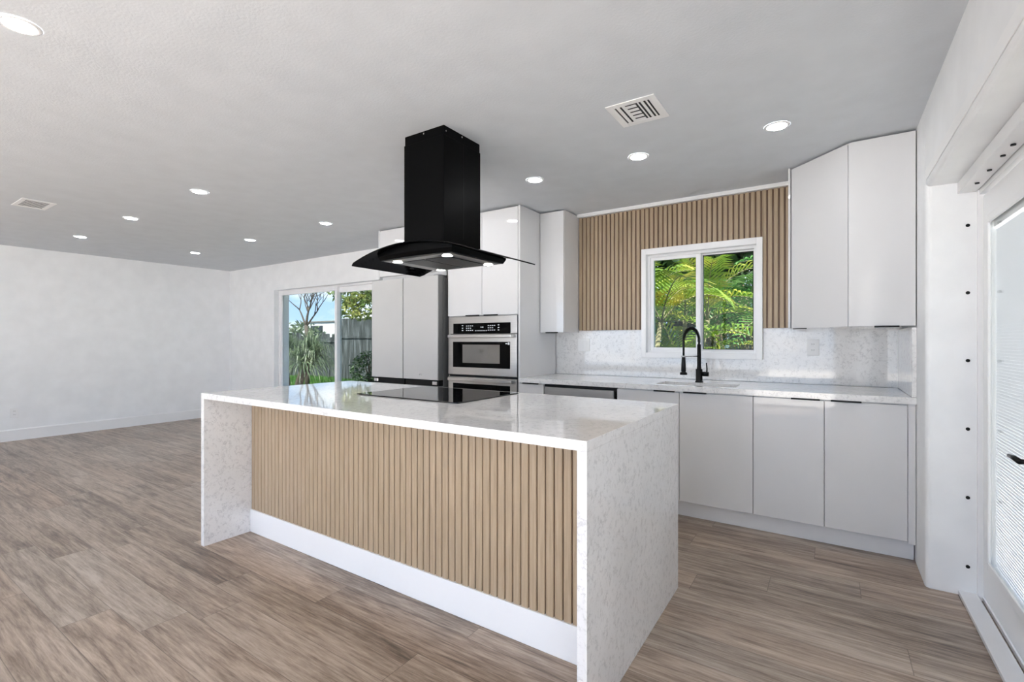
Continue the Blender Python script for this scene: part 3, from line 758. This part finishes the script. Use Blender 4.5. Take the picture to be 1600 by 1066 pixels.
# body under the glass
bx0, bx1, by0, by1, bz = -2.147, -1.615, 1.880, 2.345, 1.683
bb = MB(); b = bb.b; rings = []
for i in range(13):
    x = bx0 - 0.012 + (bx1 - bx0 + 0.024) * i / 12; xb = bx0 + (bx1 - bx0) * i / 12
    bow = 0.020 * (1 - ((i - 6) / 6) ** 2)
    zt = zg(x) - 0.001; zm = max(bz + 0.012, min(zt - 0.006, bz + 0.022))
    rings.append([b.verts.new(p) for p in ((xb, by0 - bow, bz), (x, by0 - 0.012 - bow, zm), (x, by0 - 0.012 - bow, zt), (x, by1 + 0.012, zt), (x, by1 + 0.012, zm), (xb, by1, bz))])
for A, B_ in zip(rings, rings[1:]):
    for k in range(6):
        j = (k + 1) % 6; b.faces.new((A[k], A[j], B_[j], B_[k]))
b.faces.new(rings[0]); b.faces.new(rings[-1][::-1])
body = build('hood_body', bb, M['blacksteel'], hd)
build('underside_frame', MB().box(bx0 + 0.015, bx1 - 0.015, by0 + 0.012, by1 - 0.012, bz - 0.003, bz - 0.0005), M['underside'], body)
for a, c_ in ((bx0 + 0.10, HX - 0.008), (HX + 0.008, bx1 - 0.09)):
    build('grease_filter', MB().box(a, c_, by0 + 0.075, by1 - 0.045, bz - 0.006, bz - 0.003, 0.001), M['filter'], body)
build('control_buttons', MB().cyl((-1.70, by1 - 0.012, bz - 0.009), 0.007, 0.006, 'z', 12).cyl((-1.73, by1 - 0.012, bz - 0.008), 0.005, 0.005, 'z', 12), M['chrome'], body)
for lx in (-2.060, -1.687):
    for ly in (1.928, 2.294):
        lp = build('hood_lamp', MB().lathe((lx, ly, bz - 0.0035), [(0.028, 0.0), (0.034, -0.001), (0.036, -0.004), (0.030, -0.006), (0.028, -0.004)], 24), M['chrome'], body, True)
for lx in (-2.060, -1.687):
    for ly in (1.928, 2.294):
        build('hood_lamp_lens', MB().cyl((lx, ly, bz - 0.0075), 0.028, 0.003, 'z', 24), M['hoodlens'], body)

# ------------------------------------------------------------------ ceiling downlights and vents
proto = None
spots = [
    (-2.490, 0.473, 'large lit round downlight in the ceiling at the upper left corner of the photo'),
    (-0.238, 2.961, 'lit round ceiling downlight nearest the white corner wall cabinet'),
    (-1.007, 2.966, 'lit round ceiling downlight behind the square air vent, between two other kitchen downlights'),
    (-1.775, 2.983, 'lit round ceiling downlight just right of the hood chimney, before the oven tower'),
    (-2.555, 2.990, 'lit round ceiling downlight behind the hood chimney, mirrored in the glossy oven tower door'),
    (-4.096, 1.777, 'lit round ceiling downlight in the near row of the living room, nearest the hood'),
    (-5.522, 1.802, 'lit round ceiling downlight in the near row of the living room, middle of three'),
    (-6.976, 1.811, 'lit round ceiling downlight in the near living room row, nearest the left wall'),
    (-6.979, 2.973, 'lit round ceiling downlight in the far row by the glass door, beside the left wall'),
    (-5.567, 2.947, 'lit round ceiling downlight in the far row by the glass door, middle of three'),
    (-4.157, 2.943, 'lit round ceiling downlight in the far row by the glass door, nearest the hood'),
]
for x, y, lab in spots:
    loc = Vector((x, y, C))
    if proto is None:
        proto = root('ceiling_downlight', loc); o_ = proto
        build('trim_ring', MB().lathe(loc, [(0.047, -0.0035), (0.052, -0.006), (0.060, -0.004), (0.063, -0.0005)], 36), M['trim'], proto, True)
        build('lens', MB().cyl(loc + Vector((0, 0, -0.0045)), 0.0475, 0.004, 'z', 36), M['lens'], proto)
    else: o_ = copy_tree(proto, loc)
    tag(o_, lab, 'downlight', 'recessed ceiling downlights')

def vent(x0, x1, y0, y1, label, across):
    v = root('air_vent', ((x0 + x1) / 2, (y0 + y1) / 2, C)); tag(v, label, 'air vent', 'white ceiling air vents')
    m = 0.036 if across else 0.030
    fm = MB()
    for a in ((x0, x0 + m, y0, y1), (x1 - m, x1, y0, y1), (x0 + m, x1 - m, y0, y0 + m), (x0 + m, x1 - m, y1 - m, y1)): fm.box(a[0], a[1], a[2], a[3], C - 0.0045, C - 0.0004, 0.001)
    build('frame', fm, M['trim'], v)
    a0, a1, c0, c1 = x0 + m, x1 - m, y0 + m, y1 - m
    build('duct_shade', MB().box(a0, a1, c0, c1, C - 0.0012, C - 0.0004), M['duct_shade'], v)  # flat dark sheet stands in for the shaded depth behind the louvres
    def louvre(p0, p1, q0, q1): build('louvre', MB().box(p0, p1, q0, q1, C - 0.0042, C - 0.0030), M['trim'], v)
    w_ = a1 - a0
    if across:      # three-way register: two side banks and a middle bank across them
        for f0, f1 in ((0.05, 0.15), (0.21, 0.31), (0.66, 0.70), (0.76, 0.84), (0.90, 0.95)): louvre(a0 + w_ * f0, a0 + w_ * f1, c0, c1)
        for k in range(5):
            y = c0 + (c1 - c0) * (k + 0.30) / 5
            louvre(a0 + w_ * 0.31, a0 + w_ * 0.60, y, y + (c1 - c0) * 0.13)
    else:
        for k in range(7):
            x = a0 + w_ * (k + 0.32) / 7
            louvre(x, x + w_ * 0.055, c0, c1)
vent(-0.935, -0.690, 2.250, 2.515, 'square white air vent in the kitchen ceiling', True)
vent(-5.82, -5.47, 1.055, 1.265, 'small white air vent in the living room ceiling at far left', False)

# ------------------------------------------------------------------ plates on the walls
def plate(name, label, cat, cx, cz, wall, w_, h_, kind):
    if wall == 'back': y = 4.0715
    r_ = root(name, (cx, y, cz - h_ / 2) if wall == 'back' else (XL + 0.001, cx, cz - h_ / 2)); tag(r_, label, cat)
    def bx(a0, a1, b0, b1, d0, d1, bev=0.0):
        if wall == 'back': return MB().box(cx + a0, cx + a1, y - d1, y - d0, cz + b0, cz + b1, bev)
        return MB().box(XL + 0.001 + d0, XL + 0.001 + d1, cx + a0, cx + a1, cz + b0, cz + b1, bev)
    pl = build('cover_plate', bx(-w_ / 2, w_ / 2, -h_ / 2, h_ / 2, 0, 0.006, 0.002), M['paleplate'], r_)
    if kind == 'switch':
        for s in (-1, 1): build('rocker', bx(s * 0.023 - 0.016, s * 0.023 + 0.016, -0.032, 0.032, 0.0062, 0.009, 0.001), M['paleplate'], r_)
    else:
        for s in (-1, 1):
            so = build('socket', bx(-0.016, 0.016, s * 0.021 - 0.015, s * 0.021 + 0.015, 0.0062, 0.008, 0.001), M['paleplate'], r_)
            for q in (-0.006, 0.006): build('slot', bx(q - 0.0012, q + 0.0012, s * 0.021 - 0.002, s * 0.021 + 0.007, 0.0081, 0.0086), M['slot'], so)
plate('light_switch', 'white double switch plate on the quartz backsplash below the slats', 'switch', -1.896, 1.188, 'back', 0.115, 0.117, 'switch')
plate('wall_outlet', 'white power outlet on the quartz backsplash right of the window', 'outlet', -0.10, 1.178, 'back', 0.075, 0.117, 'outlet')
plate('wall_outlet', 'white power outlet low on the left living room wall', 'outlet', 1.544, 0.34, 'left', 0.075, 0.118, 'outlet')

# ------------------------------------------------------------------ garden
GZ = -0.15
structure(build('ground', MB().box(-40, 25, YBO + 0.001, 45, GZ - 0.2, GZ), M['grass']))
rng = random.Random(3)
gb = MB()
for i in range(9000):
    y = rng.uniform(8.5, 12.5); t = -(y * 1.15 + rng.uniform(-0.5, 4.8)); x = t
    h = rng.uniform(0.04, 0.11); a = rng.uniform(0, PI); dx, dy = 0.012 * math.cos(a), 0.012 * math.sin(a)
    gb.tri((x - dx, y - dy, GZ), (x + dx, y + dy, GZ), (x + rng.uniform(-.03, .03), y + rng.uniform(-.03, .03), GZ + h))
tag(build('lawn_grass', gb, M['grass'], recalc=False), 'short green lawn grass outside the sliding glass door', 'grass', kind='stuff')
def board_fence(name, x0, x1, y, h, mat, label, pitch=0.15, ragged=0.0, rails=(0.35, 0.85)):
    r_ = root(name, ((x0 + x1) / 2, y, GZ)); tag(r_, label, 'fence')
    mb = MB(); x = x0; rg = random.Random(int(abs(x0 * 10)))
    while x < x1 - 0.01:
        t = GZ + h + rg.uniform(-ragged, ragged)
        w_ = min(pitch - 0.008, x1 - x)
        mb.extrude_y([(x, GZ), (x + w_, GZ), (x + w_, t - 0.02), (x + w_ * 0.8, t), (x + w_ * 0.2, t), (x, t - 0.02)], y + rg.uniform(-0.006, 0.006), y + 0.02)
        x += pitch
    build('boards', mb, mat, r_)
    for f in rails: build('rail', MB().box(x0, x1, y - 0.035, y - 0.008, GZ + h * f - 0.03, GZ + h * f + 0.03), mat, r_)
board_fence('board_fence', -14.7, -5.0, 11.0, 2.18, M['fence_dark'], 'tall weathered dark fence behind the lawn, in the right pane of the glass door', rails=(0.69,))
board_fence('board_fence', -24.0, -14.72, 11.2, 1.60, M['fence_dark'], 'lower ragged dark board fence behind the spiky plant outside the glass door', ragged=0.12, rails=(0.85,))
board_fence('board_fence', -5.0, 2.5, 9.0, 1.62, M['fence_blue'], 'blue grey board fence behind the palms outside the kitchen window', pitch=0.14, rails=(0.86,))
sh = root('neighbour_house', (-20.5, 15, GZ)); tag(sh, 'low white neighbouring house behind the garden fence', 'house')
build('wall', MB().box(-21.7, -18.3, 14.0, 18, GZ, 2.12), M['stucco'], sh)
build('window', MB().box(-20.9, -20.0, 13.96, 14.0, 1.35, 1.95), M['darkwin'], sh)
build('roof', MB().box(-21.75, -18.25, 13.95, 18.05, 2.12, 2.17), M['roofing'], sh)

def leaf_cloud(mb, c, rad, n, size, rg, squash=0.8):
    c = Vector(c)
    for i in range(n):
        u = Vector((rg.gauss(0, 1), rg.gauss(0, 1), rg.gauss(0, 1))).normalized() * (rad * rg.uniform(0.45, 1.0) ** 0.6)
        u.z *= squash
        p = c + u
        q = Euler((rg.uniform(0, 6), rg.uniform(0, 6), rg.uniform(0, 6))).to_matrix()
        s = size * rg.uniform(0.6, 1.3)
        a, b_, c_, d = (p + q @ Vector(v) for v in ((0, -s, 0), (s * 0.38, 0, 0), (0, s, 0.1 * s), (-s * 0.38, 0, 0)))
        mb.quad(a, b_, c_, d)
    return mb
def branch(mb, p, d, ln, r, depth, rg, tips):
    pts = [p]; q = Vector(p); dd_ = Vector(d)
    for i in range(4):
        dd_ = (dd_ + Vector((rg.uniform(-.14, .14), rg.uniform(-.14, .14), rg.uniform(-.04, .14)))).normalized()
        q = q + dd_ * ln / 4; pts.append(q.copy())
    mb.tube(pts, [r * (1 - 0.11 * i) for i in range(5)], 6)
    if depth == 0: tips.append(q); return
    for k in range(rg.choice((2, 3))):
        nd = (dd_ + Vector((rg.uniform(-.75, .75), rg.uniform(-.75, .75), rg.uniform(-.1, .5)))).normalized()
        branch(mb, pts[rg.choice((3, 4))], nd, ln * rg.uniform(.62, .85), r * 0.56, depth - 1, rg, tips)
# bare tree
rg = random.Random(11)
bt = root('bare_tree', (-12.9, 8.5, GZ)); tag(bt, 'bare branching grey tree outside the left pane of the glass door', 'tree')
tb = MB(); tips = []
tb.tube([(-12.9, 8.5, GZ), (-12.85, 8.5, 0.8), (-12.95, 8.5, 1.7)], [0.075, 0.06, 0.055], 10)
for k, d in enumerate(((-0.75, 0, 1), (-0.25, 0.1, 1), (0.35, -.1, 1), (0.9, 0.1, 0.9), (0.1, .3, 1))): branch(tb, Vector((-12.95, 8.5, 1.66)), Vector(d).normalized(), 0.6, 0.032, 4, rg, tips)
tr = build('trunk', tb, M['bark'], bt, True)
lb = MB()
for p in tips: leaf_cloud(lb, p, 0.10, 2, 0.03, rg)
build('foliage', lb, M['leaf_mid'], bt, recalc=False)
# leafy tree whose crown hangs into the right pane
lt = root('leafy_tree', (-8.7, 8.6, GZ)); tag(lt, 'leafy yellow green tree crown hanging at the top right of the glass door', 'tree')
tb = MB(); tips = []
tb.tube([(-8.7, 8.6, GZ), (-8.75, 8.6, 1.2), (-8.9, 8.6, 2.2)], [0.15, 0.13, 0.11], 10)
for d in ((-1, -.1, .45), (-1, 0.1, .25), (-.6, 0.3, 1), (.5, 0, 1)): branch(tb, Vector((-8.9, 8.6, 2.1)), Vector(d).normalized(), 1.0, 0.05, 2, rg, tips)
build('trunk', tb, M['bark'], lt, True)
lb = MB()
for c_, r_, n in (((-10.75, 8.5, 2.75), 0.75, 900), ((-10.3, 8.4, 2.15), 0.5, 380), ((-11.2, 8.5, 3.15), 0.55, 420), ((-10.7, 8.3, 2.05), 0.32, 150), ((-9.9, 8.6, 2.9), 0.8, 500)): leaf_cloud(lb, c_, r_, n, 0.075, rg)
build('foliage', lb, M['leaf_mid'], lt, recalc=False)
# spiky plant with several bare stems
sp3 = root('spiky_plant', (-11.25, 6.95, GZ)); tag(sp3, 'spiky plant with drooping leaves on several bare stems outside the glass door', 'plant')
lm = MB()
for k in range(9):
    a = rg.uniform(0, 2 * PI); h = rg.uniform(0.75, 1.25); sx, sy = 0.16 * math.cos(a), 0.16 * math.sin(a)
    top = Vector((-11.25 + sx * 3.4, 6.95 + sy * 3.4, GZ + h))
    build('stem', MB().tube([(-11.25 + sx, 6.95 + sy, GZ), (-11.25 + sx * 2, 6.95 + sy * 2, GZ + h * .5), top], [0.05, 0.035, 0.03], 8), M['bark'], sp3, True)
    for j in range(100):
        b_ = rg.uniform(0, 2 * PI); el = rg.uniform(-.3, 1.4); L_ = rg.uniform(.45, .85)
        d = Vector((math.cos(b_) * math.cos(el), math.sin(b_) * math.cos(el), math.sin(el)))
        sd_ = d.cross(Vector((0, 0, 1))).normalized() * 0.014
        p1 = top + d * L_ * .5; p2 = top + d * L_ * .85 + Vector((0, 0, -.16 * L_)); p3 = p2 + Vector((d.x, d.y, -1.6)) * L_ * .2
        lm.quad(top - sd_, top + sd_, p1 + sd_, p1 - sd_); lm.quad(p1 - sd_, p1 + sd_, p2 + sd_ * .7, p2 - sd_ * .7); lm.tri(p2 - sd_ * .7, p2 + sd_ * .7, p3)
build('leaves', lm, M['leaf_grey'], sp3, recalc=False)
# shrubs
def shrub(c, rad, n, mat, label, size=0.06):
    r_ = root('garden_shrub', (c[0], c[1], GZ)); tag(r_, label, 'shrub')
    st = MB()
    for k in range(5):
        a = k * 1.3
        st.tube([(c[0], c[1], GZ), (c[0] + .25 * rad * math.cos(a), c[1] + .25 * rad * math.sin(a), GZ + rad), (c[0] + .6 * rad * math.cos(a), c[1] + .6 * rad * math.sin(a), GZ + rad * 1.5)], [.03, .02, .01], 6)
    build('stems', st, M['bark'], r_, True)
    lb_ = leaf_cloud(MB(), (c[0], c[1], GZ + rad * 0.85), rad, n, size, rg, 0.95)
    build('foliage', lb_, mat, r_, recalc=False)
shrub((-11.4, 9.6), 0.62, 900, M['leaf_dark'], 'dark green rounded shrub in front of the tall board fence')
shrub((-19.0, 12.2), 1.25, 1500, M['leaf_grey'], 'tall grey green shrub beyond the lower fence, below the bare tree', 0.10)
shrub((-13.9, 12.3), 1.15, 900, M['leaf_dark'], 'dark shrub rising behind the tall board fence', 0.08)
# hedge behind the palms
hr = tag(build('garden_hedge', leaf_cloud(leaf_cloud(leaf_cloud(leaf_cloud(MB(), (-2.9, 9.9, 2.0), 1.7, 4600, 0.12, rg, 1.1), (-0.9, 10.0, 2.2), 1.8, 5000, 0.12, rg, 1.1), (-2.4, 10.1, 3.9), 1.9, 5200, 0.12, rg), (0.6, 10.0, 2.6), 1.9, 4600, 0.12, rg, 1.2), M['leaf_dark'], recalc=False),
         'dense dark green hedge behind the palms outside the kitchen window', 'hedge', kind='stuff')

# palms
def frond(lm_, rm_, base, az, el, ln, rg, droop=0.9, leaf=0.40, n=22):
    pts = []; p = Vector(base); e = el
    for i in range(n + 1):
        pts.append(p.copy())
        p = p + Vector((math.cos(az) * math.cos(e), math.sin(az) * math.cos(e), math.sin(e))) * (ln / n)
        e -= droop * (1.6 / n) * (0.4 + 1.2 * i / n)
    rm_.tube(pts[::2], [0.011 * (1 - 0.8 * i / (n / 2 + 1)) for i in range(len(pts[::2]))], 5)
    for i in range(3, n + 1):
        t = i / n
        d = (pts[i] - pts[i - 1]).normalized()
        s = d.cross(Vector((0, 0, 1)))
        if s.length < 1e-3: s = Vector((1, 0, 0))
        s.normalize(); u = s.cross(d)
        L_ = leaf * (math.sin(PI * min(1, 0.18 + 0.80 * t)) ** 0.6) * rg.uniform(.85, 1.1)
        for sg in (-1, 1):
            ld = (s * sg * 0.85 + d * 0.62 + u * 0.28).normalized()
            w_ = d * 0.017
            q0 = pts[i]; q1 = q0 + ld * L_ * .55; q2 = q0 + ld * L_ + Vector((0, 0, -0.22 * L_ - 0.05 * rg.random()))
            lm_.quad(q0 - w_ * .6, q0 + w_ * .6, q1 + w_, q1 - w_); lm_.tri(q1 - w_, q1 + w_, q2)
def palm(name, x, y, stems, label, mat, seed, nf=9, ln=1.6, lean=0.25, dry=False, els=(0.45, 1.45)):
    rg_ = random.Random(seed)
    r_ = root(name, (x, y, GZ)); tag(r_, label, 'palm', 'palms outside the kitchen window')
    lm_ = MB(); rm_ = MB(); hs = MB()
    for k in range(stems):
        a = 2 * PI * k / stems + rg_.uniform(-.3, .3); h = rg_.uniform(.9, 1.9)
        top = Vector((x + math.cos(a) * lean * h * .6, y + math.sin(a) * lean * h * .6, GZ + h))
        build('stem', MB().tube([(x + .06 * math.cos(a), y + .06 * math.sin(a), GZ), (x + math.cos(a) * lean * h * .25, y + math.sin(a) * lean * h * .25, GZ + h * .55), top], [.04, .034, .028], 10), M['palmbark'], r_, True)
        for j in range(nf):
            frond(lm_, rm_, top, a * .3 + 2 * PI * j / nf + rg_.uniform(-.3, .3), rg_.uniform(*els), ln * rg_.uniform(.75, 1.15), rg_, rg_.uniform(.75, 1.35))
        if dry:
            for j in range(26):
                b_ = rg_.uniform(0, 2 * PI); p = top + Vector((.05 * math.cos(b_), .05 * math.sin(b_), rg_.uniform(-.1, .7)))
                q = p + Vector((.16 * math.cos(b_), .16 * math.sin(b_), -rg_.uniform(.3, .6))); w_ = Vector((-math.sin(b_), math.cos(b_), 0)) * .018
                hs.quad(p - w_, p + w_, q + w_, q - w_)
    build('midribs', rm_, M['palmbark'], r_, True)
    build('fronds', lm_, mat, r_, recalc=False)
    if dry: build('dry_husks', hs, M['palm_dry'], r_, recalc=False)
palm('areca_palm', -1.85, 5.6, 3, 'bright yellow green palm close outside the left pane of the kitchen window', M['palm_yellow'], 21, 6, 1.05)
palm('areca_palm', -1.55, 6.5, 3, 'yellow green palm behind the middle bar of the kitchen window', M['palm_yellow'], 5, 6, 1.1)
palm('areca_palm', -0.72, 6.1, 1, 'palm with a long arching yellow frond in the kitchen window right pane', M['palm_yellow'], 9, 5, 1.1, els=(0.15, 0.9))
palm('feather_palm', -0.1, 7.3, 2, 'darker green palm at the right edge of the kitchen window', M['palm_green'], 14, 8, 1.4)
palm('feather_palm', -1.25, 7.8, 2, 'dark green palm with dry hanging husks behind the yellow green palms', M['palm_green'], 33, 9, 1.4, dry=True)
palm('feather_palm', -2.7, 7.3, 3, 'green palm at the far left of the kitchen window, behind the yellow one', M['palm_green'], 41, 9, 1.5)
